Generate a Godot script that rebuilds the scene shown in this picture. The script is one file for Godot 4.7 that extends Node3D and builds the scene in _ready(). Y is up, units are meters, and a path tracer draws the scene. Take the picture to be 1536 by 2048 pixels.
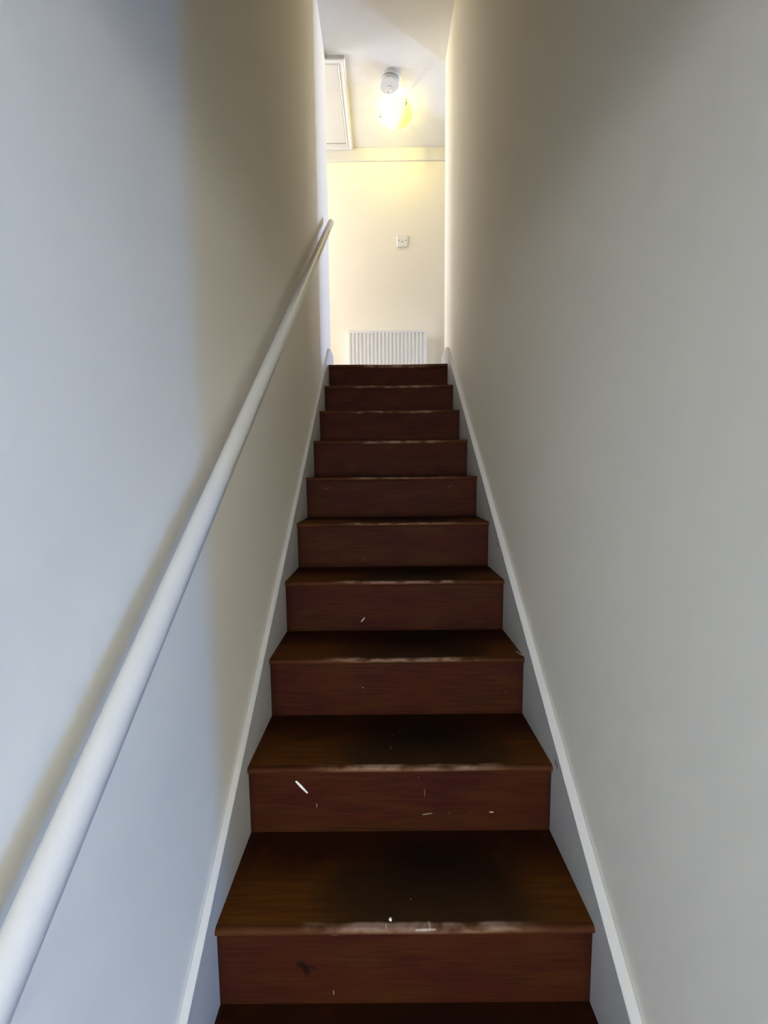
extends Node3D
# A narrow straight flight of dark stained wooden stairs between two plastered walls, seen from its foot.
# x to the right, y up, z is minus the distance up the flight (the camera stands at the origin and looks up the stairs towards -z).

const XL := -0.391        # face of the left wall
const XR := 0.4665        # face of the right wall
const SL := -0.3745       # inner face of the left string
const SR := 0.4445        # inner face of the right string
const H0 := -1.3576       # top of the first step
const RISE := 0.1933
const Z0 := 0.3218
const GO := 0.2289
const TOP := 11           # the top step is level with the landing
const CEIL := 2.9495
const FAR := 3.9          # face of the far wall
const ENDL := 3.092       # where the left wall stops at the landing
const ENDR := 3.146
const HALL := -1.551      # hall floor
const HALLTOP := 0.60     # hall ceiling
const THICK := 0.018      # of a tread

var m := {}
var rng := RandomNumberGenerator.new()
var noise_a := FastNoiseLite.new()
var noise_b := FastNoiseLite.new()
var noise_c := FastNoiseLite.new()

func _ready() -> void:
	rng.seed = 71
	# ---- camera
	var cam := Camera3D.new()
	cam.name = "camera"
	cam.projection = Camera3D.PROJECTION_PERSPECTIVE
	cam.keep_aspect = Camera3D.KEEP_HEIGHT
	cam.fov = rad_to_deg(2.0 * atan(1024.0 / 800.0))
	cam.near = 0.02
	cam.far = 60.0
	var b := Basis(Vector3.UP, 0.0013) * Basis(Vector3.RIGHT, -0.09) * Basis(Vector3.BACK, -0.0095)
	cam.transform = Transform3D(b, Vector3.ZERO)
	add_child(cam)
	cam.current = true
	# ---- sky and exposure
	var env := Environment.new()
	env.background_mode = Environment.BG_SKY
	var sky := Sky.new()
	var sm := ProceduralSkyMaterial.new()
	sm.sky_top_color = Color(0.55, 0.65, 0.80)
	sm.sky_horizon_color = Color(0.75, 0.80, 0.86)
	sm.ground_bottom_color = Color(0.3, 0.3, 0.28)
	sm.ground_horizon_color = Color(0.6, 0.62, 0.62)
	sky.sky_material = sm
	env.sky = sky
	env.tonemap_mode = Environment.TONE_MAPPER_LINEAR
	env.tonemap_exposure = 1.05
	env.sdfgi_enabled = true
	env.ssao_enabled = true
	env.ssil_enabled = true
	var we := WorldEnvironment.new()
	we.name = "environment"
	we.environment = env
	add_child(we)
	# ---- daylight through the windows (each window is built below)
	daylight("daylight_side_hall", Vector3(1.72, -0.95, 0.89), Vector3.LEFT, Vector2(0.14, 0.9), Color(0.0, 0.27, 1.0), 2.9)
	daylight("daylight_front_door", Vector3(-0.01, -0.35, 5.10), Vector3.FORWARD, Vector2(0.62, 1.5), Color(0.79, 0.865, 0.985), 22.3)
	daylight("daylight_landing", Vector3(-2.22, 1.95, -3.50), Vector3.RIGHT, Vector2(0.6, 1.1), Color(0.78, 0.82, 1.0), 3.8)
	daylight("daylight_room", Vector3(4.42, 1.75, -5.60), Vector3.LEFT, Vector2(0.42, 1.3), Color(0.42, 0.56, 1.0), 27.0)
	lamp_light(Vector3(0.127, CEIL - 0.0325, -3.503))

	materials()
	shell()
	staircase()
	handrail()
	landing_things()
	debris()

# ------------------------------------------------------------------ lights
func daylight(called: String, at: Vector3, towards: Vector3, size: Vector2, color: Color, energy: float) -> void:
	var l := AreaLight3D.new()
	l.name = called
	l.area_size = size
	l.area_normalize_energy = true
	l.light_color = color.linear_to_srgb()   # the colours given are linear
	l.light_energy = energy
	l.area_range = 30.0
	l.area_attenuation = 2.0
	l.shadow_enabled = true
	l.transform = Transform3D(Basis.looking_at(towards, Vector3.UP), at)
	add_child(l)

func lamp_light(at: Vector3) -> void:
	var o := OmniLight3D.new()
	o.name = "ceiling_bulb_light"
	o.position = at
	o.light_color = Color(1.0, 0.86, 0.26).linear_to_srgb()
	o.light_energy = 0.13
	o.light_size = 0.013
	o.omni_range = 20.0
	o.omni_attenuation = 2.0
	o.shadow_enabled = true
	add_child(o)

# ------------------------------------------------------------------ helpers
func tag(o: Node, label: String, category: String, group := "", kind := "") -> void:
	if label != "": o.set_meta("label", label)
	if category != "": o.set_meta("category", category)
	if group != "": o.set_meta("group", group)
	if kind != "": o.set_meta("kind", kind)

func thing(called: String, label: String, category: String, at := Vector3.ZERO, group := "") -> Node3D:
	var o := Node3D.new()
	o.name = called
	o.position = at
	add_child(o, true)
	tag(o, label, category, group)
	return o

func mesh(called: String, me: Mesh, mat: Material, parent: Node = self, at := Vector3.ZERO) -> MeshInstance3D:
	var o := MeshInstance3D.new()
	o.name = called
	o.mesh = me
	o.material_override = mat
	o.position = at
	parent.add_child(o, true)
	return o

func struct(called: String, me: Mesh, mat: Material, label: String, category: String) -> MeshInstance3D:
	var o := mesh(called, me, mat)
	tag(o, label, category, "", "structure")
	return o

func start() -> SurfaceTool:
	var st := SurfaceTool.new()
	st.begin(Mesh.PRIMITIVE_TRIANGLES)
	return st

func done(st: SurfaceTool) -> ArrayMesh:
	st.generate_normals()
	return st.commit()

# a triangle facing outwards: front faces run clockwise
func tri(st: SurfaceTool, a: Vector3, b: Vector3, c: Vector3, ua := Vector2.ZERO, ub := Vector2.ZERO, uc := Vector2.ZERO) -> void:
	st.set_uv(ua); st.add_vertex(a)
	st.set_uv(ub); st.add_vertex(b)
	st.set_uv(uc); st.add_vertex(c)

# a b c d counter-clockwise seen from outside
func quad(st: SurfaceTool, a: Vector3, b: Vector3, c: Vector3, d: Vector3, ua := Vector2(0, 1), ub := Vector2(1, 1), uc := Vector2(1, 0), ud := Vector2(0, 0)) -> void:
	tri(st, a, c, b, ua, uc, ub)
	tri(st, a, d, c, ua, ud, uc)

# box with chamfered edges between two corners
func box(st: SurfaceTool, lo: Vector3, hi: Vector3, ch := 0.0) -> void:
	st.set_smooth_group(-1)
	var c := (lo + hi) / 2.0
	var h := (hi - lo).abs() / 2.0
	if ch <= 0.0:
		for ax in 3:
			for s: float in [-1.0, 1.0]:
				var n := Vector3.ZERO; n[ax] = s
				var u := Vector3.ZERO; u[(ax + 1) % 3] = 1
				var v := Vector3.ZERO; v[(ax + 2) % 3] = 1
				var o := c + n * h
				var p := u * h * s
				var q := v * h
				quad(st, o - p - q, o + p - q, o + p + q, o - p + q)
		return
	ch = minf(ch, minf(h.x, minf(h.y, h.z)) * 0.9)
	var g := h - Vector3.ONE * ch
	for ax in 3:
		var bx := (ax + 1) % 3
		var cx := (ax + 2) % 3
		for s: float in [-1.0, 1.0]:
			var f := func(su: float, sv: float) -> Vector3:
				var r := Vector3.ZERO
				r[ax] = s * h[ax]; r[bx] = su * g[bx] * s; r[cx] = sv * g[cx]
				return c + r
			quad(st, f.call(-1.0, -1.0), f.call(1.0, -1.0), f.call(1.0, 1.0), f.call(-1.0, 1.0))
		# edges along ax
		for s1: float in [-1.0, 1.0]:
			for s2: float in [-1.0, 1.0]:
				var e := func(t: float, on_b: bool) -> Vector3:
					var r := Vector3.ZERO
					r[ax] = t * g[ax]
					r[bx] = s1 * (h[bx] if on_b else g[bx])
					r[cx] = s2 * (g[cx] if on_b else h[cx])
					return c + r
				var k: float = s1 * s2
				quad(st, e.call(-k, true), e.call(k, true), e.call(k, false), e.call(-k, false))
	for sx: float in [-1.0, 1.0]:
		for sy: float in [-1.0, 1.0]:
			for sz: float in [-1.0, 1.0]:
				var p1 := c + Vector3(sx * h.x, sy * g.y, sz * g.z)
				var p2 := c + Vector3(sx * g.x, sy * h.y, sz * g.z)
				var p3 := c + Vector3(sx * g.x, sy * g.y, sz * h.z)
				if sx * sy * sz > 0: tri(st, p1, p3, p2)
				else: tri(st, p1, p2, p3)

func box_mesh(lo: Vector3, hi: Vector3, ch := 0.0) -> ArrayMesh:
	var st := start()
	box(st, lo, hi, ch)
	return done(st)

# depth d along the flight becomes z = -d, so a box from depth d0 to d1
func slab(x0: float, x1: float, y0: float, y1: float, d0: float, d1: float, ch := 0.0) -> ArrayMesh:
	return box_mesh(Vector3(x0, y0, -d1), Vector3(x1, y1, -d0), ch)

func slab_in(st: SurfaceTool, x0: float, x1: float, y0: float, y1: float, d0: float, d1: float, ch := 0.0) -> void:
	box(st, Vector3(x0, y0, -d1), Vector3(x1, y1, -d0), ch)

# lathe round the y axis; profile points (radius, y) from top to bottom, outside on the right
func lathe(profile: Array, n := 40, smooth := true, ox := 0.0, oz := 0.0) -> ArrayMesh:
	var st := start()
	st.set_smooth_group(1 if smooth else -1)
	for i in profile.size() - 1:
		var p: Vector2 = profile[i]
		var q: Vector2 = profile[i + 1]
		for k in n:
			var a := TAU * k / n
			var c := TAU * (k + 1) / n
			var f := func(r: Vector2, t: float) -> Vector3: return Vector3(ox + r.x * cos(t), r.y, oz + r.x * sin(t))
			var u := func(r: Vector2, t: float) -> Vector2: return Vector2(0.5 + r.x * cos(t) * 3.5, 0.5 + r.x * sin(t) * 3.5)
			if p.x > 1e-6: tri(st, f.call(p, a), f.call(p, c), f.call(q, a), u.call(p, a), u.call(p, c), u.call(q, a))
			if q.x > 1e-6: tri(st, f.call(p, c), f.call(q, c), f.call(q, a), u.call(p, c), u.call(q, c), u.call(q, a))
	return done(st)

# tube along a path with a radius at every point, capped
func tube(path: Array, radii: Array, n := 24) -> ArrayMesh:
	var st := start()
	st.set_smooth_group(1)
	var rings := []
	for i in path.size():
		var t: Vector3 = (path[mini(i + 1, path.size() - 1)] - path[maxi(i - 1, 0)]).normalized()
		var u := t.cross(Vector3.UP if absf(t.y) < 0.95 else Vector3.RIGHT).normalized()
		var v := u.cross(t)
		var ring := []
		for k in n:
			var a := TAU * k / n
			ring.append(path[i] + (u * cos(a) + v * sin(a)) * radii[i])
		rings.append(ring)
	for i in path.size() - 1:
		for k in n:
			var l := (k + 1) % n
			quad(st, rings[i][k], rings[i + 1][k], rings[i + 1][l], rings[i][l])
	for k in n:
		var l := (k + 1) % n
		tri(st, path[0], rings[0][l], rings[0][k])
		tri(st, path[-1], rings[-1][k], rings[-1][l])
	return done(st)

func paint(color: Color, rough: float, normal: Texture2D = null, strength := 0.2, scale := 6.0) -> StandardMaterial3D:
	var s := StandardMaterial3D.new()
	s.albedo_color = color
	s.roughness = rough
	if normal:
		s.normal_enabled = true
		s.normal_texture = normal
		s.normal_scale = strength
		s.uv1_triplanar = true
		s.uv1_world_triplanar = true
		s.uv1_scale = Vector3.ONE * scale
	return s

func relief(freq: float, seed_: int, octaves: int, strength: float) -> NoiseTexture2D:
	var f := FastNoiseLite.new()
	f.noise_type = FastNoiseLite.TYPE_SIMPLEX
	f.seed = seed_
	f.frequency = freq
	f.fractal_octaves = octaves
	var t := NoiseTexture2D.new()
	t.width = 512; t.height = 512
	t.seamless = true
	t.noise = f
	t.as_normal_map = true
	t.bump_strength = strength
	return t

# ------------------------------------------------------------------ materials
func materials() -> void:
	var plaster := relief(0.012, 4, 4, 6.0)
	m.wall = paint(Color8(247, 238, 219), 0.9, plaster, 0.05, 1.3)
	m.ceiling = paint(Color8(234, 231, 224), 0.95, plaster, 0.10, 1.5)
	m.gloss = paint(Color8(198, 194, 185), 0.42, plaster, 0.10, 5.0)
	m.rail = paint(Color8(204, 200, 191), 0.36)
	m.white_metal = paint(Color8(238, 236, 232), 0.35)
	m.white_plastic = paint(Color8(238, 234, 224), 0.4)
	m.alarm = paint(Color8(226, 224, 218), 0.5)
	m.grey_gap = paint(Color8(120, 118, 112), 0.7)
	m.dark_chip = paint(Color8(40, 26, 20), 0.7)
	m.clip = paint(Color8(120, 118, 90), 0.35)
	m.clip.metallic = 0.6
	m.carpet = paint(Color8(176, 164, 146), 1.0)
	m.hall_floor = paint(Color8(122, 120, 118), 0.6)
	m.crumb = paint(Color8(226, 222, 214), 0.9)
	m.door = paint(Color8(225, 222, 214), 0.4)
	var glow := StandardMaterial3D.new()
	glow.albedo_color = Color8(230, 238, 245)
	glow.emission_enabled = true
	glow.emission = Color(0.86, 0.93, 1.0)
	glow.emission_energy_multiplier = 0.9
	m.pane = glow
	for f in [[noise_a, 11, 0.9], [noise_b, 23, 1.0], [noise_c, 37, 1.0]]:
		var n: FastNoiseLite = f[0]
		n.seed = f[1]
		n.frequency = f[2]
		n.noise_type = FastNoiseLite.TYPE_SIMPLEX_SMOOTH
		n.fractal_octaves = 4

func wood_material(img: Image, rough: float) -> StandardMaterial3D:
	img.generate_mipmaps()
	var s := StandardMaterial3D.new()
	s.albedo_texture = ImageTexture.create_from_image(img)
	s.roughness = rough
	s.metallic_specular = 0.14
	return s

func put(data: PackedByteArray, i: int, c: Color) -> void:
	data[i] = clampi(int(c.r * 255.0), 0, 255)
	data[i + 1] = clampi(int(c.g * 255.0), 0, 255)
	data[i + 2] = clampi(int(c.b * 255.0), 0, 255)

func sstep(a: float, b: float, x: float) -> float:
	var t := clampf((x - a) / (b - a), 0.0, 1.0)
	return t * t * (3.0 - 2.0 * t)

# old varnish on a riser: reddish brown, rubbed and cloudy, with a few pale nicks of its own (sub-strokes: u0, v0, u1, v1, half width, strength)
func riser_image(k: int, w: int, h: int, nicks: Array) -> Image:
	var data := PackedByteArray()
	data.resize(w * h * 3)
	var base := Color8(57, 24, 11)
	var red := Color8(56, 21, 16)
	var tan := Color8(60, 32, 12)
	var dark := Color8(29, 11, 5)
	for y in h:
		var v := (y + 0.5) / h
		for x in w:
			var u := (x + 0.5) / w
			var n1 := noise_a.get_noise_2d(u * 3.0 + k * 7.3, v * 1.6 + k * 3.1)
			var n2 := noise_b.get_noise_2d(u * 5.0 + k * 11.0, v * 22.0)
			var n3 := noise_c.get_noise_2d(u * 2.2 - k * 5.0, v * 2.4 + 40.0)
			var c := base.lerp(red, clampf(0.35 + n1 * 1.1, 0, 1)).lerp(tan, clampf(0.25 + n3 * 1.2 + (v - 0.5) * 0.4, 0, 0.8))
			c = c.lerp(dark, clampf(0.16 + n2 * 0.45 + n1 * 0.25, 0, 0.7))
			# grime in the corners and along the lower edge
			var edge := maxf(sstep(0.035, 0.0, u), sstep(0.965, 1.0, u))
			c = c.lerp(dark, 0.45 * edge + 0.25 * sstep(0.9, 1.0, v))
			put(data, (y * w + x) * 3, c)
	for s in nicks:
		stroke(data, w, h, s)
	return Image.create_from_data(w, h, false, Image.FORMAT_RGB8, data)

func stroke(data: PackedByteArray, w: int, h: int, s: Array) -> void:
	var a := Vector2(s[0] * w, s[1] * h)
	var b := Vector2(s[2] * w, s[3] * h)
	var r: float = s[4] * w
	var col: Color = s[6] if s.size() > 6 else Color8(205, 196, 184)
	for y in range(maxi(0, int(minf(a.y, b.y) - r - 1)), mini(h, int(maxf(a.y, b.y) + r + 2))):
		for x in range(maxi(0, int(minf(a.x, b.x) - r - 1)), mini(w, int(maxf(a.x, b.x) + r + 2))):
			var p := Vector2(x + 0.5, y + 0.5)
			var t := clampf((p - a).dot(b - a) / maxf((b - a).length_squared(), 0.01), 0.0, 1.0)
			var d := p.distance_to(a.lerp(b, t)) / (r * (1.0 - 0.6 * absf(t - 0.4)))
			var amount: float = s[5] * sstep(1.0, 0.45, d)
			if amount > 0.0:
				var i := (y * w + x) * 3
				var was := Color8(data[i], data[i + 1], data[i + 2])
				put(data, i, was.lerp(col, amount))

# a tread: orange-brown varnish at both sides, worn to a dull dark olive where feet go, bare pale wood along the worn nosing
func tread_image(k: int, w: int, h: int) -> Image:
	var data := PackedByteArray()
	data.resize(w * h * 3)
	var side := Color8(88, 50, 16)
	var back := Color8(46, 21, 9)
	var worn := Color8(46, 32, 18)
	var black := Color8(21, 15, 11)
	var lip := Color8(74, 41, 19)
	var bare := Color8(142, 116, 98)
	for y in h:
		var v := (y + 0.5) / h
		for x in w:
			var u := (x + 0.5) / w
			var n1 := noise_a.get_noise_2d(u * 2.4 + k * 4.7, v * 1.5 + k * 9.1)
			var n2 := noise_b.get_noise_2d(u * 4.0 + k * 3.0, v * 26.0 + 9.0)
			var n3 := noise_c.get_noise_2d(u * 9.0 + k * 6.0, v * 4.0)
			var mid := sstep(0.22, 0.40, u + n1 * 0.08) * sstep(0.93, 0.76, u + n1 * 0.08)
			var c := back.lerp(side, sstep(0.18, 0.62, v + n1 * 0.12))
			c = c.lerp(worn, mid * sstep(0.30, 0.55, v + n1 * 0.2) * 0.92)
			var spot := sstep(0.33, 0.0, Vector2((u - 0.60 - n1 * 0.05) * 0.9, (v - 0.36) * 0.75).length())
			c = c.lerp(black, spot * 0.85)
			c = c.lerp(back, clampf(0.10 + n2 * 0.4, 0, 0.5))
			c = c.lerp(side, clampf(n3 * 0.3, 0, 0.2) * (1.0 - mid * 0.7))
			# the rounded nosing
			var on_lip := sstep(0.83, 0.86, v)
			c = c.lerp(lip.lerp(back, clampf(0.35 + n1 * 0.6, 0, 1)), on_lip)
			var wear := sstep(0.20, 0.36, u + n3 * 0.05) * sstep(0.90, 0.74, u + n3 * 0.05)
			wear *= sstep(0.825, 0.850, v + n3 * 0.012) * (sstep(0.935, 0.89, v + n3 * 0.03) if k < 8 else 0.8 * sstep(0.985, 0.965, v))
			c = c.lerp(bare, wear * clampf(0.60 + n3 * 1.1, 0.10, 0.95))
			put(data, (y * w + x) * 3, c)
	if k == 2:
		stroke(data, w, h, [0.52, 0.66, 0.522, 0.67, 0.002, 0.6])
		stroke(data, w, h, [0.452, 0.845, 0.452, 0.875, 0.004, 0.5])
		stroke(data, w, h, [0.565, 0.83, 0.567, 0.88, 0.004, 0.5])
		stroke(data, w, h, [0.53, 0.888, 0.58, 0.884, 0.004, 0.6])
	if k == 3:
		stroke(data, w, h, [0.47, 0.62, 0.475, 0.58, 0.003, 0.35])
		stroke(data, w, h, [0.475, 0.42, 0.482, 0.42, 0.002, 0.5])
	if k == 4:
		stroke(data, w, h, [0.980, 0.72, 0.994, 0.835, 0.005, 0.85, Color8(215, 208, 196)])
	return Image.create_from_data(w, h, false, Image.FORMAT_RGB8, data)

# ------------------------------------------------------------------ the shell
func shell() -> void:
	var land := H0 + RISE * TOP
	struct("wall_left", slab(XL - 0.12, XL, HALL - 0.1, CEIL + 0.1, -5.25, ENDL, 0.006), m.wall, "long plain plastered wall on the left with the handrail on it", "wall")
	struct("wall_right", slab(XR, XR + 0.12, HALL - 0.1, CEIL + 0.1, 0.15, ENDR, 0.006), m.wall, "long plain plastered wall on the right without any rail", "wall")
	var st := start()
	slab_in(st, -2.42, 1.10, land - 0.2, CEIL + 0.1, FAR, FAR + 0.12)
	slab_in(st, 1.90, 4.62, land - 0.2, CEIL + 0.1, FAR, FAR + 0.12)
	slab_in(st, 1.10, 1.90, land + 2.0, CEIL + 0.1, FAR, FAR + 0.12)
	struct("wall_far", done(st), m.wall, "end wall of the landing behind the radiator and socket", "wall")
	struct("ceiling", slab(-2.42, 4.62, CEIL, CEIL + 0.12, 0.16, 6.42), m.ceiling, "white ceiling above the top of the stairs with the round lamp", "ceiling")
	struct("trim_1", slab(-2.30, 1.05, CEIL - 0.109, CEIL, FAR - 0.014, FAR, 0.003), m.door, "shallow white board along the top of the landing end wall", "trim")
	struct("floor", slab(-2.42, 4.62, land - 0.16, land - 0.001, Z0 + GO * TOP + 0.10, 6.42), m.carpet, "landing floor at the top of the stairs", "floor")
	struct("floor_hall", slab(XL - 0.12, 1.92, HALL - 0.12, HALL, -5.25, 0.60), m.hall_floor, "hall floor at the foot of the stairs", "floor")
	struct("ceiling_hall", slab(XL - 0.12, 1.92, HALLTOP, HALLTOP + 0.15, -5.25, 0.28), m.ceiling, "lower ceiling of the hall behind the viewer", "ceiling")
	struct("wall_bulkhead", slab(XL, XR, HALLTOP + 0.15, CEIL, 0.16, 0.28), m.wall, "wall above the hall ceiling at the foot of the stairwell", "wall")
	# hall behind the viewer
	st = start()
	slab_in(st, XL - 0.12, -0.37, HALL, HALLTOP, -5.25, -5.13)
	slab_in(st, 0.35, 1.92, HALL, HALLTOP, -5.25, -5.13)
	slab_in(st, -0.37, 0.35, 0.50, HALLTOP, -5.25, -5.13)
	slab_in(st, -0.37, 0.35, HALL, -1.2, -5.25, -5.13)
	struct("wall_back", done(st), m.wall, "front wall of the hall behind the viewer", "wall")
	st = start()
	slab_in(st, 1.80, 1.92, HALL, HALLTOP, -0.78, 0.27)
	slab_in(st, 1.80, 1.92, HALL, HALLTOP, -5.25, -1.00)
	slab_in(st, 1.80, 1.92, HALL, -1.45, -1.00, -0.78)
	slab_in(st, 1.80, 1.92, -0.45, HALLTOP, -1.00, -0.78)
	struct("wall_side_hall", done(st), m.wall, "outer wall of the hall with a narrow window", "wall")
	struct("wall_hall_front", slab(XR + 0.12, 1.92, HALL, HALLTOP, 0.15, 0.27), m.wall, "wall of the hall beside the stairs", "wall")
	window("window_1", Vector3(1.83, -0.95, 0.89), Vector2(0.22, 1.0), PI / 2, "narrow hall window beside the front door")
	window("window_2", Vector3(-0.01, -0.35, 5.18), Vector2(0.72, 1.7), 0.0, "glazed upper part of the front wall of the hall")
	# landing, to both sides
	struct("wall_landing_near", slab(-2.42, XL - 0.12, land - 0.1, CEIL + 0.05, ENDL - 0.12, ENDL), m.wall, "landing wall going left from the head of the stairs", "wall")
	struct("wall_landing_right", slab(XR + 0.12, 2.52, land - 0.1, CEIL + 0.05, ENDR - 0.12, ENDR), m.wall, "landing wall going right from the head of the stairs", "wall")
	st = start()
	slab_in(st, -2.42, -2.30, land - 0.1, 1.30, ENDL, FAR)
	slab_in(st, -2.42, -2.30, 2.60, CEIL + 0.05, ENDL, FAR)
	slab_in(st, -2.42, -2.30, 1.30, 2.60, ENDL, 3.15)
	slab_in(st, -2.42, -2.30, 1.30, 2.60, 3.85, FAR)
	struct("wall_landing_end", done(st), m.wall, "end wall of the landing on the left with a window", "wall")
	window("window_3", Vector3(-2.34, 1.95, -3.50), Vector2(0.70, 1.3), PI / 2, "window at the left end of the landing")
	struct("wall_landing_right_end", slab(2.40, 2.52, land - 0.1, CEIL + 0.05, ENDR, FAR), m.wall, "end wall of the landing on the right", "wall")
	# the room beyond the doorway
	struct("wall_room_left", slab(0.50, 0.62, land - 0.1, CEIL + 0.05, FAR + 0.12, 6.42), m.wall, "left wall of the room beyond the landing", "wall")
	struct("wall_room_back", slab(0.62, 4.62, land - 0.1, CEIL + 0.05, 6.30, 6.42), m.wall, "back wall of the room beyond the landing", "wall")
	st = start()
	slab_in(st, 4.50, 4.62, land - 0.1, CEIL + 0.05, FAR + 0.12, 5.34)
	slab_in(st, 4.50, 4.62, land - 0.1, CEIL + 0.05, 5.86, 6.30)
	slab_in(st, 4.50, 4.62, land - 0.1, 1.0, 5.34, 5.86)
	slab_in(st, 4.50, 4.62, 2.5, CEIL + 0.05, 5.34, 5.86)
	struct("wall_room_right", done(st), m.wall, "outer wall of the room beyond the landing with a window", "wall")
	window("window_4", Vector3(4.54, 1.75, -5.60), Vector2(0.52, 1.5), PI / 2, "window of the room beyond the landing")

# a window: frame of four bars, a mullion and a bright pane
func window(called: String, at: Vector3, size: Vector2, turn: float, label: String) -> void:
	var o := Node3D.new()
	o.name = called
	o.position = at
	o.rotation.y = turn
	add_child(o, true)
	tag(o, label, "window", "", "structure")
	var st := start()
	var w := size.x / 2.0
	var h := size.y / 2.0
	box(st, Vector3(-w, -h, -0.03), Vector3(-w + 0.03, h, 0.03), 0.004)
	box(st, Vector3(w - 0.03, -h, -0.03), Vector3(w, h, 0.03), 0.004)
	box(st, Vector3(-w + 0.03, -h, -0.03), Vector3(w - 0.03, -h + 0.03, 0.03), 0.004)
	box(st, Vector3(-w + 0.03, h - 0.03, -0.03), Vector3(w - 0.03, h, 0.03), 0.004)
	mesh("window_frame", done(st), m.gloss, o)
	mesh("pane", box_mesh(Vector3(-w + 0.03, -h + 0.03, -0.004), Vector3(w - 0.03, h - 0.03, 0.004)), m.pane, o)

# ------------------------------------------------------------------ the staircase
func zr(k: int) -> float: return Z0 + GO * k + 0.006      # depth of a riser's face
func thick(k: int) -> float: return 0.026 if k == TOP else THICK
func hy(k: int) -> float: return H0 + RISE * k            # height of a tread

func staircase() -> void:
	var s := thing("staircase", "steep straight flight of dark brown worn wooden steps rising between two white walls", "staircase", Vector3(0, HALL, -Z0))
	var nicks := {
		2: [[0.305, 0.035, 0.325, 0.04, 0.0045, 0.9], [0.225, 0.42, 0.245, 0.55, 0.012, 0.7, Color8(24, 12, 12)], [0.215, 0.44, 0.268, 0.50, 0.008, 0.6, Color8(24, 12, 12)], [0.235, 0.50, 0.240, 0.60, 0.006, 0.6, Color8(24, 12, 12)], [0.31, 0.80, 0.311, 0.86, 0.0022, 0.5]],
		3: [[0.162, 0.16, 0.196, 0.34, 0.0065, 1.0, Color8(224, 220, 212)], [0.795, 0.68, 0.806, 0.68, 0.004, 0.85], [0.575, 0.71, 0.605, 0.69, 0.004, 0.45], [0.66, 0.69, 0.665, 0.68, 0.003, 0.3], [0.728, 0.68, 0.733, 0.68, 0.003, 0.25], [0.226, 0.52, 0.227, 0.58, 0.0025, 0.5], [0.58, 0.30, 0.581, 0.42, 0.003, 0.25], [0.56, 0.10, 0.561, 0.11, 0.002, 0.5]],
		4: [[0.365, 0.45, 0.368, 0.47, 0.003, 0.6], [0.77, 0.40, 0.772, 0.41, 0.002, 0.35], [0.925, 0.57, 0.928, 0.58, 0.002, 0.4]],
		5: [[0.348, 0.78, 0.362, 0.70, 0.0045, 0.85], [0.84, 0.9, 0.842, 0.9, 0.002, 0.3]],
		6: [[0.13, 0.55, 0.135, 0.56, 0.003, 0.25], [0.35, 0.75, 0.352, 0.80, 0.002, 0.3]],
		7: [[0.115, 0.22, 0.14, 0.18, 0.002, 0.45], [0.83, 0.2, 0.85, 0.13, 0.002, 0.5]],
	}
	for k in TOP + 1:
		var big := k <= 6
		var w := 1024 if big else 512
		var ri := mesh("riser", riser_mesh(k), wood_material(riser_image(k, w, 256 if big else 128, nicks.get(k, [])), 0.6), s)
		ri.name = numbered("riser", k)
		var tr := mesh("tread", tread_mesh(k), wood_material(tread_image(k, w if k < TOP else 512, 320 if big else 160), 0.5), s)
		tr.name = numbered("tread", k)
	for side in [-1, 1]:
		var sg := mesh("stringer", stringer_mesh(side), m.gloss, s)
		sg.name = numbered("stringer", (side + 1) / 2)
		if side == 1:
			for c in [[1.716, 0.040, 0.012, 0.004], [1.560, 0.036, 0.022, 0.004], [0.985, 0.040, 0.02, 0.004]]:
				var d: float = c[0]
				var y: float = H0 + (d - Z0) * RISE / GO + c[1]
				var st := start()
				var along := Vector3(0, RISE, -GO).normalized() * float(c[2]) / 2.0
				var up := Vector3(0, GO, RISE).normalized() * float(c[3])
				var o := Vector3(SR - 0.0006, y, -d)
				quad(st, o - along * 1.2, o + along * 0.7 - up * 0.6, o + along * 1.3 + up * 0.4, o - along * 0.6 + up)
				quad(st, o - along * 0.6 + up, o + along * 1.3 + up * 0.4, o + along * 0.7 - up * 0.6, o - along * 1.2)
				var chip := mesh("paint_chip", done(st), m.dark_chip, sg)
				chip.set_meta("label", "small dark chip in the white paint")
	for c in s.get_children():
		c.position -= s.position

func numbered(base: String, k: int) -> String:
	return base if k == 0 else "%s_%03d" % [base, k]

func riser_mesh(k: int) -> ArrayMesh:
	var st := start()
	st.set_smooth_group(-1)
	var y0 := HALL if k == 0 else hy(k - 1) - 0.004
	var y1 := hy(k) - thick(k) + 0.001
	var x0 := SL - 0.006
	var x1 := SR + 0.006
	var d0 := zr(k)
	var d1 := d0 + 0.016
	quad(st, Vector3(x0, y0, -d0), Vector3(x1, y0, -d0), Vector3(x1, y1, -d0), Vector3(x0, y1, -d0))
	quad(st, Vector3(x1, y0, -d1), Vector3(x0, y0, -d1), Vector3(x0, y1, -d1), Vector3(x1, y1, -d1))
	quad(st, Vector3(x0, y1, -d0), Vector3(x1, y1, -d0), Vector3(x1, y1, -d1), Vector3(x0, y1, -d1), Vector2(0, 0), Vector2(1, 0), Vector2(1, 0), Vector2(0, 0))
	quad(st, Vector3(x0, y0, -d1), Vector3(x1, y0, -d1), Vector3(x1, y0, -d0), Vector3(x0, y0, -d0), Vector2(0, 1), Vector2(1, 1), Vector2(1, 1), Vector2(0, 1))
	return done(st)

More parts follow.
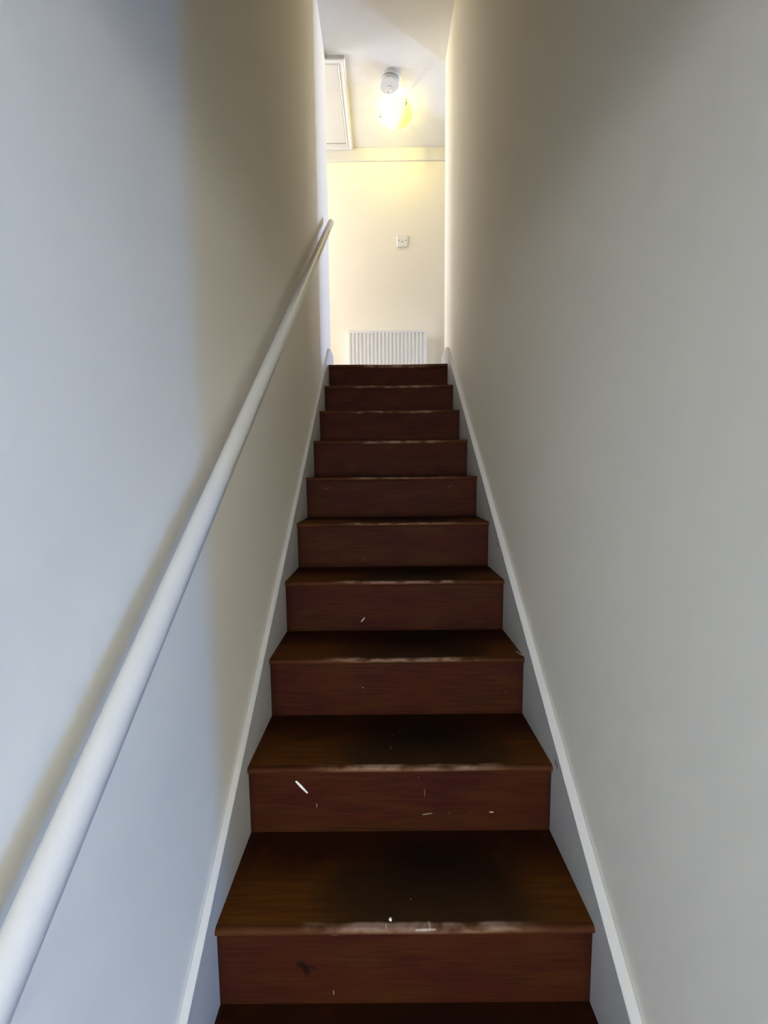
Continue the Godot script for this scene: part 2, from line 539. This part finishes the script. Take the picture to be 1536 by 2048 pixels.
# the tread's section (depth, height) from back to front over the rounded nosing and back underneath, swept across and a little hollowed where feet go
func tread_mesh(k: int) -> ArrayMesh:
	var st := start()
	var top := hy(k)
	var front := Z0 + GO * k - 0.005
	var back := zr(k + 1) + 0.012 if k < TOP else front + 0.112
	var r := thick(k) / 2.0
	var sec := [Vector2(back, 0.0)]
	var run := back - front - r
	for i in range(1, 7):
		sec.append(Vector2(back - run * i / 6.0, 0.0))
	for i in range(1, 9):
		var a := PI * i / 8.0
		sec.append(Vector2(front + r - r * sin(a) * 0.92, -r + r * cos(a)))
	sec.append(Vector2(zr(k) + 0.016, -thick(k)))
	var vs := []
	for i in sec.size():
		var v := 0.0
		if i <= 6: v = 0.86 * i / 6.0
		elif i <= 14: v = 0.86 + 0.12 * (i - 6) / 8.0
		else: v = 1.0
		vs.append(v)
	var nx := 28
	var x0 := SL - 0.005
	var x1 := SR + 0.005
	var pt := func(i: int, j: int) -> Vector3:
		var u := float(j) / nx
		var p: Vector2 = sec[i]
		var hollow := sstep(0.15, 0.5, u) * sstep(0.95, 0.6, u)
		var near := sstep(0.5, 1.0, clampf((back - p.x) / (back - front), 0, 1))
		var drop := 0.003 * hollow * near * (1.0 if i <= 10 else 0.0) + 0.0008 * noise_a.get_noise_2d(u * 6.0, k * 3.0) * near
		return Vector3(lerpf(x0, x1, u), top + p.y - drop, -p.x)
	st.set_smooth_group(1)
	for i in sec.size() - 1:
		for j in nx:
			var u0 := float(j) / nx
			var u1 := float(j + 1) / nx
			quad(st, pt.call(i + 1, j), pt.call(i + 1, j + 1), pt.call(i, j + 1), pt.call(i, j), Vector2(u0, vs[i + 1]), Vector2(u1, vs[i + 1]), Vector2(u1, vs[i]), Vector2(u0, vs[i]))
	return done(st)

# closed string board: follows the slope, its top a little above the nosings, levels out to skirting height on the landing
func stringer_mesh(side: int) -> ArrayMesh:
	var wall := XL if side < 0 else XR
	var face := SL if side < 0 else SR
	var slope := RISE / GO
	var up := 0.074
	var land := hy(TOP)
	var line := func(d: float, o: float) -> float: return H0 + (d - Z0) * slope + o
	var finish := (ENDL if side < 0 else ENDR) + 0.0
	var level := land + 0.135
	var d_level := Z0 + (level - up - H0) / slope
	var d_start := -0.10 if side > 0 else -0.10
	d_start = 0.10
	var topline := PackedVector2Array([Vector2(d_start, line.call(d_start, up))])
	topline.append(Vector2(d_level - 0.02, line.call(d_level - 0.02, up)))
	topline.append(Vector2(d_level + 0.012, level - 0.001))
	topline.append(Vector2(finish, level))
	var bottom := PackedVector2Array([Vector2(finish, land - 0.15), Vector2(d_level, land - 0.22), Vector2(d_start + 0.30, HALL), Vector2(d_start, HALL)])
	var poly := PackedVector2Array()
	poly.append_array(topline)
	poly.append_array(bottom)
	var st := start()
	st.set_smooth_group(-1)
	var ch := 0.0025
	var s := float(side)
	var in_x := face
	var out_x := wall - s * 0.0006
	# the face, its top edge pulled down for the chamfer
	var front := PackedVector2Array()
	for i in poly.size():
		front.append(poly[i] - (Vector2(0, ch) if i < topline.size() else Vector2.ZERO))
	var ids := Geometry2D.triangulate_polygon(front)
	for i in range(0, ids.size(), 3):
		var a := front[ids[i]]; var b := front[ids[i + 1]]; var c := front[ids[i + 2]]
		var va := Vector3(in_x, a.y, -a.x); var vb := Vector3(in_x, b.y, -b.x); var vc := Vector3(in_x, c.y, -c.x)
		# the clockwise side must look to the stairs
		var n := (vc - va).cross(vb - va)
		if n.x * -s > 0: tri(st, va, vb, vc)
		else: tri(st, va, vc, vb)
	for i in topline.size() - 1:
		var p := topline[i]; var q := topline[i + 1]
		var pin := Vector3(in_x, p.y - ch, -p.x); var qin := Vector3(in_x, q.y - ch, -q.x)
		var pm := Vector3(in_x + s * ch, p.y, -p.x); var qm := Vector3(in_x + s * ch, q.y, -q.x)
		var po := Vector3(out_x, p.y + 0.0005, -p.x); var qo := Vector3(out_x, q.y + 0.0005, -q.x)
		if side > 0:
			quad(st, pin, pm, qm, qin)
			quad(st, pm, po, qo, qm)
		else:
			quad(st, pin, qin, qm, pm)
			quad(st, pm, qm, qo, po)
	# the end on the landing
	var e0 := Vector3(in_x, land - 0.15, -finish); var e1 := Vector3(out_x, land - 0.15, -finish)
	var e2 := Vector3(out_x, level, -finish); var e3 := Vector3(in_x, level, -finish)
	if side > 0: quad(st, e1, e0, e3, e2)
	else: quad(st, e0, e1, e2, e3)
	return done(st)

# ------------------------------------------------------------------ the handrail
const RAIL_X := -0.3425
func rail_y(d: float) -> float: return -0.709 + d * RISE / GO

func handrail() -> void:
	var o := thing("handrail", "long white painted round wooden handrail running up the left wall", "handrail", Vector3(RAIL_X, rail_y(0.0), 0))
	var r := 0.0192
	var path := []
	var radii := []
	var d0 := -0.05
	var d1 := 2.862
	for e in [[d0, 0.3], [d0 + 0.002, 0.75], [d0 + 0.007, 1.0]]:
		path.append(Vector3(RAIL_X, rail_y(e[0]), -e[0])); radii.append(r * e[1])
	for i in range(1, 24):
		var d := lerpf(d0, d1, i / 24.0)
		path.append(Vector3(RAIL_X, rail_y(d), -d)); radii.append(r)
	for e in [[0.012, 1.0], [0.006, 0.9], [0.002, 0.68], [0.0, 0.4]]:
		path.append(Vector3(RAIL_X, rail_y(d1 - e[0]), -(d1 - e[0]))); radii.append(r * e[1])
	mesh("rail", tube(path, radii, 32), m.rail, o)
	# brackets reach down behind the rail to the wall
	for d in [0.25, 1.15, 2.05, 2.72]:
		var up := Vector3(0, GO, RISE).normalized()
		var c := Vector3(RAIL_X, rail_y(d), -d)
		var w := c + Vector3(XL - RAIL_X, 0, 0) - up * 0.075
		var arm := mesh("bracket", tube([c - up * 0.012, c - up * 0.03 + Vector3(-0.008, 0, 0), w + Vector3(0.010, 0.01, 0), w + Vector3(0.0005, 0, 0)], [0.006, 0.006, 0.006, 0.012], 12), m.white_metal, o)
		arm.set_meta("label", "small white bracket hidden behind the rail")
	for c in o.get_children():
		c.position -= o.position

# ------------------------------------------------------------------ things on the landing
func landing_things() -> void:
	radiator()
	hatch()
	lamp()
	alarm()
	socket()
	var land := hy(TOP)
	for side in [-1, 1]:
		var d := ENDL if side < 0 else ENDR
		var x0 := XL - 0.12 if side < 0 else SR
		var x1 := SL if side < 0 else XR + 0.12
		var st := start()
		slab_in(st, x0, x1, land, land + 0.120, d + 0.0005, d + 0.0165)
		slab_in(st, x0 + (0.0 if side < 0 else 0.004), x1 - (0.004 if side < 0 else 0.0), land + 0.120, land + 0.135, d + 0.0005, d + 0.012, 0.004)
		struct("baseboard_left" if side < 0 else "baseboard_right", done(st), m.gloss, "white skirting around the end of the %s wall on the landing" % ("left" if side < 0 else "right"), "baseboard")

func radiator() -> void:
	var land := hy(TOP)
	var x0 := -0.311
	var x1 := 0.404
	var y1 := 1.331
	var y0 := land + 0.13
	var d := 3.80
	var o := thing("radiator", "white ribbed panel radiator on the landing wall at the top of the stairs", "radiator", Vector3((x0 + x1) / 2, y0, -d))
	var w := x1 - x0
	var h := y1 - y0
	# pressed front panel: flat border and twenty vertical ribs between grooves
	var st := start()
	st.set_smooth_group(-1)
	var hw := w / 2.0
	var rim := 0.012
	var top_y := h - 0.032
	var low_y := 0.032
	var n := 20
	var rib := (w - 2 * rim) / n
	var xs := []
	var zs := []
	for i in n:
		var a := -hw + rim + rib * i
		for e in [[0.0, 0.0], [0.12, -0.009], [0.40, -0.009], [0.58, 0.0], [0.96, 0.0]]:
			xs.append(a + rib * e[0]); zs.append(e[1])
	xs.append(hw - rim); zs.append(0.0)
	for i in xs.size() - 1:
		var a := Vector3(xs[i], low_y, zs[i]); var b := Vector3(xs[i + 1], low_y, zs[i + 1])
		var c := Vector3(xs[i + 1], top_y, zs[i + 1]); var e := Vector3(xs[i], top_y, zs[i])
		quad(st, a, b, c, e)
		var cz := Vector3(xs[i + 1], top_y + 0.008, 0); var ez := Vector3(xs[i], top_y + 0.008, 0)
		quad(st, e, c, cz, ez)
		quad(st, Vector3(xs[i], low_y - 0.008, 0), Vector3(xs[i + 1], low_y - 0.008, 0), b, a)
	var f := func(ax: float, ay: float, bx: float, by: float) -> void:
		quad(st, Vector3(ax, ay, 0), Vector3(bx, ay, 0), Vector3(bx, by, 0), Vector3(ax, by, 0))
	f.call(-hw, 0.004, -hw + rim, h - 0.004)
	f.call(hw - rim, 0.004, hw, h - 0.004)
	f.call(-hw + rim, top_y + 0.008, hw - rim, h - 0.004)
	f.call(-hw + rim, 0.004, hw - rim, low_y - 0.008)
	# the rolled edge back from the front
	var back := -0.014
	quad(st, Vector3(-hw, h - 0.004, 0), Vector3(hw, h - 0.004, 0), Vector3(hw, h, back), Vector3(-hw, h, back))
	quad(st, Vector3(-hw, 0, back), Vector3(hw, 0, back), Vector3(hw, 0.004, 0), Vector3(-hw, 0.004, 0))
	quad(st, Vector3(-hw, 0, back), Vector3(-hw, 0.004, 0), Vector3(-hw, h - 0.004, 0), Vector3(-hw, h, back))
	quad(st, Vector3(hw, 0.004, 0), Vector3(hw, 0, back), Vector3(hw, h, back), Vector3(hw, h - 0.004, 0))
	quad(st, Vector3(hw, 0, back), Vector3(-hw, 0, back), Vector3(-hw, h, back), Vector3(hw, h, back))
	mesh("front_panel", done(st), m.white_metal, o)
	mesh("side_panel", box_mesh(Vector3(-hw, 0.01, -0.075), Vector3(-hw + 0.004, h - 0.002, -0.015), 0.0015), m.white_metal, o)
	mesh("side_panel", box_mesh(Vector3(hw - 0.004, 0.01, -0.075), Vector3(hw, h - 0.002, -0.015), 0.0015), m.white_metal, o)
	mesh("top_grille", box_mesh(Vector3(-hw + 0.004, h - 0.012, -0.072), Vector3(hw - 0.004, h - 0.004, -0.016), 0.002), m.white_metal, o)
	mesh("back_panel", box_mesh(Vector3(-hw + 0.004, 0.002, -0.086), Vector3(hw - 0.004, h - 0.014, -0.076), 0.002), m.white_metal, o)
	for x in [-hw + 0.12, hw - 0.12]:
		mesh("wall_bracket", box_mesh(Vector3(x - 0.02, 0.05, -0.0995), Vector3(x + 0.02, h - 0.05, -0.087), 0.001), m.white_metal, o)
	for x in [-hw + 0.02, hw - 0.02]:
		mesh("pipe", tube([Vector3(x, 0.03, -0.045), Vector3(x, -0.05, -0.045), Vector3(x, -0.128, -0.045)], [0.009, 0.0075, 0.0075], 12), m.white_metal, o)

func hatch() -> void:
	var x1 := -0.252      # outer edge of the frame towards the stairs
	var x0 := -0.98
	var d0 := 3.092
	var d1 := 3.886
	var fw := 0.056
	var o := thing("loft_hatch", "square white loft hatch with moulded frame in the ceiling beside the lamp", "hatch", Vector3((x0 + x1) / 2, CEIL, -(d0 + d1) / 2))
	var c := Vector3((x0 + x1) / 2, CEIL, -(d0 + d1) / 2)
	# moulded frame: a stepped section swept round the opening with mitred corners
	var sec := [Vector2(0.0, 0.0), Vector2(0.0, -0.020), Vector2(0.004, -0.024), Vector2(0.016, -0.024), Vector2(0.020, -0.019), Vector2(0.040, -0.014), Vector2(0.043, -0.018), Vector2(0.050, -0.018), Vector2(fw, -0.010), Vector2(fw, 0.0)]
	var cor := func(e: float, i: int) -> Vector3:
		var xx := [x0 + e, x1 - e, x1 - e, x0 + e]
		var dd := [d0 + e, d0 + e, d1 - e, d1 - e]
		return Vector3(xx[i], 0, -dd[i])
	for i in 4:
		var l := (i + 1) % 4
		var st := start()
		st.set_smooth_group(-1)
		for k in sec.size() - 1:
			var a: Vector3 = cor.call(sec[k].x, i) + Vector3(0, sec[k].y, 0)
			var b: Vector3 = cor.call(sec[k].x, l) + Vector3(0, sec[k].y, 0)
			var e: Vector3 = cor.call(sec[k + 1].x, l) + Vector3(0, sec[k + 1].y, 0)
			var f: Vector3 = cor.call(sec[k + 1].x, i) + Vector3(0, sec[k + 1].y, 0)
			quad(st, a + Vector3(0, CEIL, 0) - c, b + Vector3(0, CEIL, 0) - c, e + Vector3(0, CEIL, 0) - c, f + Vector3(0, CEIL, 0) - c)
		mesh("frame_side", done(st), m.door, o)
	mesh("hatch_panel", box_mesh(Vector3(x0 + fw + 0.004, CEIL - 0.009, -(d1 - fw - 0.006)) - c, Vector3(x1 - fw - 0.002, CEIL - 0.0005, -(d0 + fw + 0.003)) - c, 0.002), m.door, o)
	mesh("gap", box_mesh(Vector3(x0 + fw, CEIL - 0.003, -(d1 - fw)) - c, Vector3(x1 - fw, CEIL - 0.0002, -(d1 - fw - 0.006)) - c), m.grey_gap, o)

func lamp() -> void:
	var at := Vector3(0.127, CEIL, -3.503)
	var o := thing("ceiling_lamp", "round lit glass ceiling lamp held by three small clips", "lamp", at)
	mesh("ceiling_plate", lathe([Vector2(0.0, -0.0003), Vector2(0.085, -0.0003), Vector2(0.09, -0.004), Vector2(0.088, -0.012), Vector2(0.0, -0.012)]), m.white_metal, o)
	# shallow glass dish
	var w := 192
	var data := PackedByteArray()
	data.resize(w * w * 3)
	for y in w:
		for x in w:
			var u := (x + 0.5) / w - 0.5
			var v := (y + 0.5) / w - 0.5
			# the bulb lies behind the left half of the frosted glass
			var t := sstep(0.26, -0.02, u - v * 0.30)
			put(data, (y * w + x) * 3, Color(0.90, 0.95, 0.52).lerp(Color(1.0, 1.0, 0.93), t))
	var img := Image.create_from_data(w, w, false, Image.FORMAT_RGB8, data)
	var g := StandardMaterial3D.new()
	g.albedo_color = Color8(130, 130, 112)
	g.roughness = 0.25
	g.emission_enabled = true
	g.emission = Color.BLACK
	g.emission_operator = BaseMaterial3D.EMISSION_OP_ADD
	g.emission_texture = ImageTexture.create_from_image(img)
	g.emission_energy_multiplier = 0.92
	var prof := [Vector2(0.116, -0.030), Vector2(0.127, -0.036), Vector2(0.1305, -0.044), Vector2(0.128, -0.052)]
	for i in range(1, 11):
		var a := PI / 2 * i / 10.0
		prof.append(Vector2(0.128 * cos(a), -0.052 - 0.034 * sin(a)))
	prof[-1].x = 0.0
	mesh("glass_dish", lathe(prof, 64), g, o)
	for e in [[deg_to_rad(-52.0)], [deg_to_rad(184.0)], [deg_to_rad(56.0)]]:
		var a: float = e[0]
		var u := Vector3(cos(a), 0, sin(a))
		mesh("clip", tube([u * 0.095 + Vector3(0, -0.012, 0), u * 0.134 + Vector3(0, -0.03, 0), u * 0.1345 + Vector3(0, -0.050, 0), u * 0.118 + Vector3(0, -0.0645, 0)], [0.003, 0.0035, 0.0040, 0.0022], 8), m.clip, o)

func alarm() -> void:
	var at := Vector3(0.064, CEIL, -3.262)
	var o := thing("smoke_alarm", "white round smoke alarm on the ceiling in front of the lit lamp", "smoke alarm", at)
	mesh("base", lathe([Vector2(0.0, -0.0003), Vector2(0.066, -0.0003), Vector2(0.067, -0.004), Vector2(0.067, -0.022), Vector2(0.0, -0.022)], 48, false, 0.010, 0.017), m.alarm, o)
	mesh("gap", lathe([Vector2(0.0, -0.0225), Vector2(0.064, -0.0225), Vector2(0.064, -0.027), Vector2(0.0, -0.027)], 48, false, 0.002, 0.002), m.grey_gap, o)
	var h := mesh("head", lathe([Vector2(0.060, -0.0275), Vector2(0.0728, -0.0280), Vector2(0.0740, -0.034), Vector2(0.0730, -0.046), Vector2(0.0690, -0.0500), Vector2(0.060, -0.0505), Vector2(0.0, -0.0515)], 48), m.alarm, o)
	mesh("sensor_cap", lathe([Vector2(0.021, -0.050), Vector2(0.021, -0.054), Vector2(0.017, -0.0555), Vector2(0.014, -0.0545), Vector2(0.0, -0.0545)], 32), m.alarm, h, Vector3(0.002, 0, -0.014))
	mesh("test_light", lathe([Vector2(0.0035, -0.050), Vector2(0.003, -0.0522), Vector2(0.0, -0.0525)], 12), m.dark_chip, h, Vector3(-0.006, 0, -0.046))

func socket() -> void:
	var o := thing("wall_socket", "small square white socket plate on the landing wall above the radiator", "socket", Vector3(0.187, 2.150, -FAR))
	var hw := 0.0505
	mesh("plate", box_mesh(Vector3(-hw, -hw, 0.0003), Vector3(hw, hw, 0.011), 0.005), m.white_plastic, o)
	for x in [-0.031, 0.031]:
		var s := mesh("screw", lathe([Vector2(0.0, 0.0016), Vector2(0.004, 0.0014), Vector2(0.0048, 0.0)], 16), m.grey_gap, o, Vector3(x, 0.007, 0.011))
		s.rotation.x = PI / 2
	var c := mesh("outlet_hole", lathe([Vector2(0.0, 0.0012), Vector2(0.0045, 0.0012), Vector2(0.0058, 0.0)], 20), m.grey_gap, o, Vector3(0.0, -0.004, 0.011))
	c.rotation.x = PI / 2

# ------------------------------------------------------------------ crumbs on the steps
func debris() -> void:
	var spots := [[0.0022, 2, 0.463, 0.022, 0.0042, "tiny white plaster crumb lying near the worn edge of the lowest full step"]]
	for s in spots:
		var st := start()
		st.set_smooth_group(-1)
		var k: int = s[1]
		var r: float = s[4]
		var at := Vector3(lerpf(SL, SR, s[2]), hy(k) - 0.0022, -(Z0 + GO * k - 0.005 + s[3]))
		var pts := []
		for i in 6:
			var a := TAU * i / 6
			pts.append(Vector3(cos(a), 0, sin(a)) * r * rng.randf_range(0.75, 1.15))
		var tops := []
		for p in pts:
			tops.append(p * 0.6 + Vector3(0, r * rng.randf_range(0.7, 1.1), 0))
		for i in 6:
			var l := (i + 1) % 6
			quad(st, pts[l], pts[i], tops[i], tops[l])
			tri(st, tops[i], tops[l], Vector3(0, r * 1.1, 0))
		var o := mesh("plaster_crumb", done(st), m.crumb, self, at)
		tag(o, s[5], "crumb")
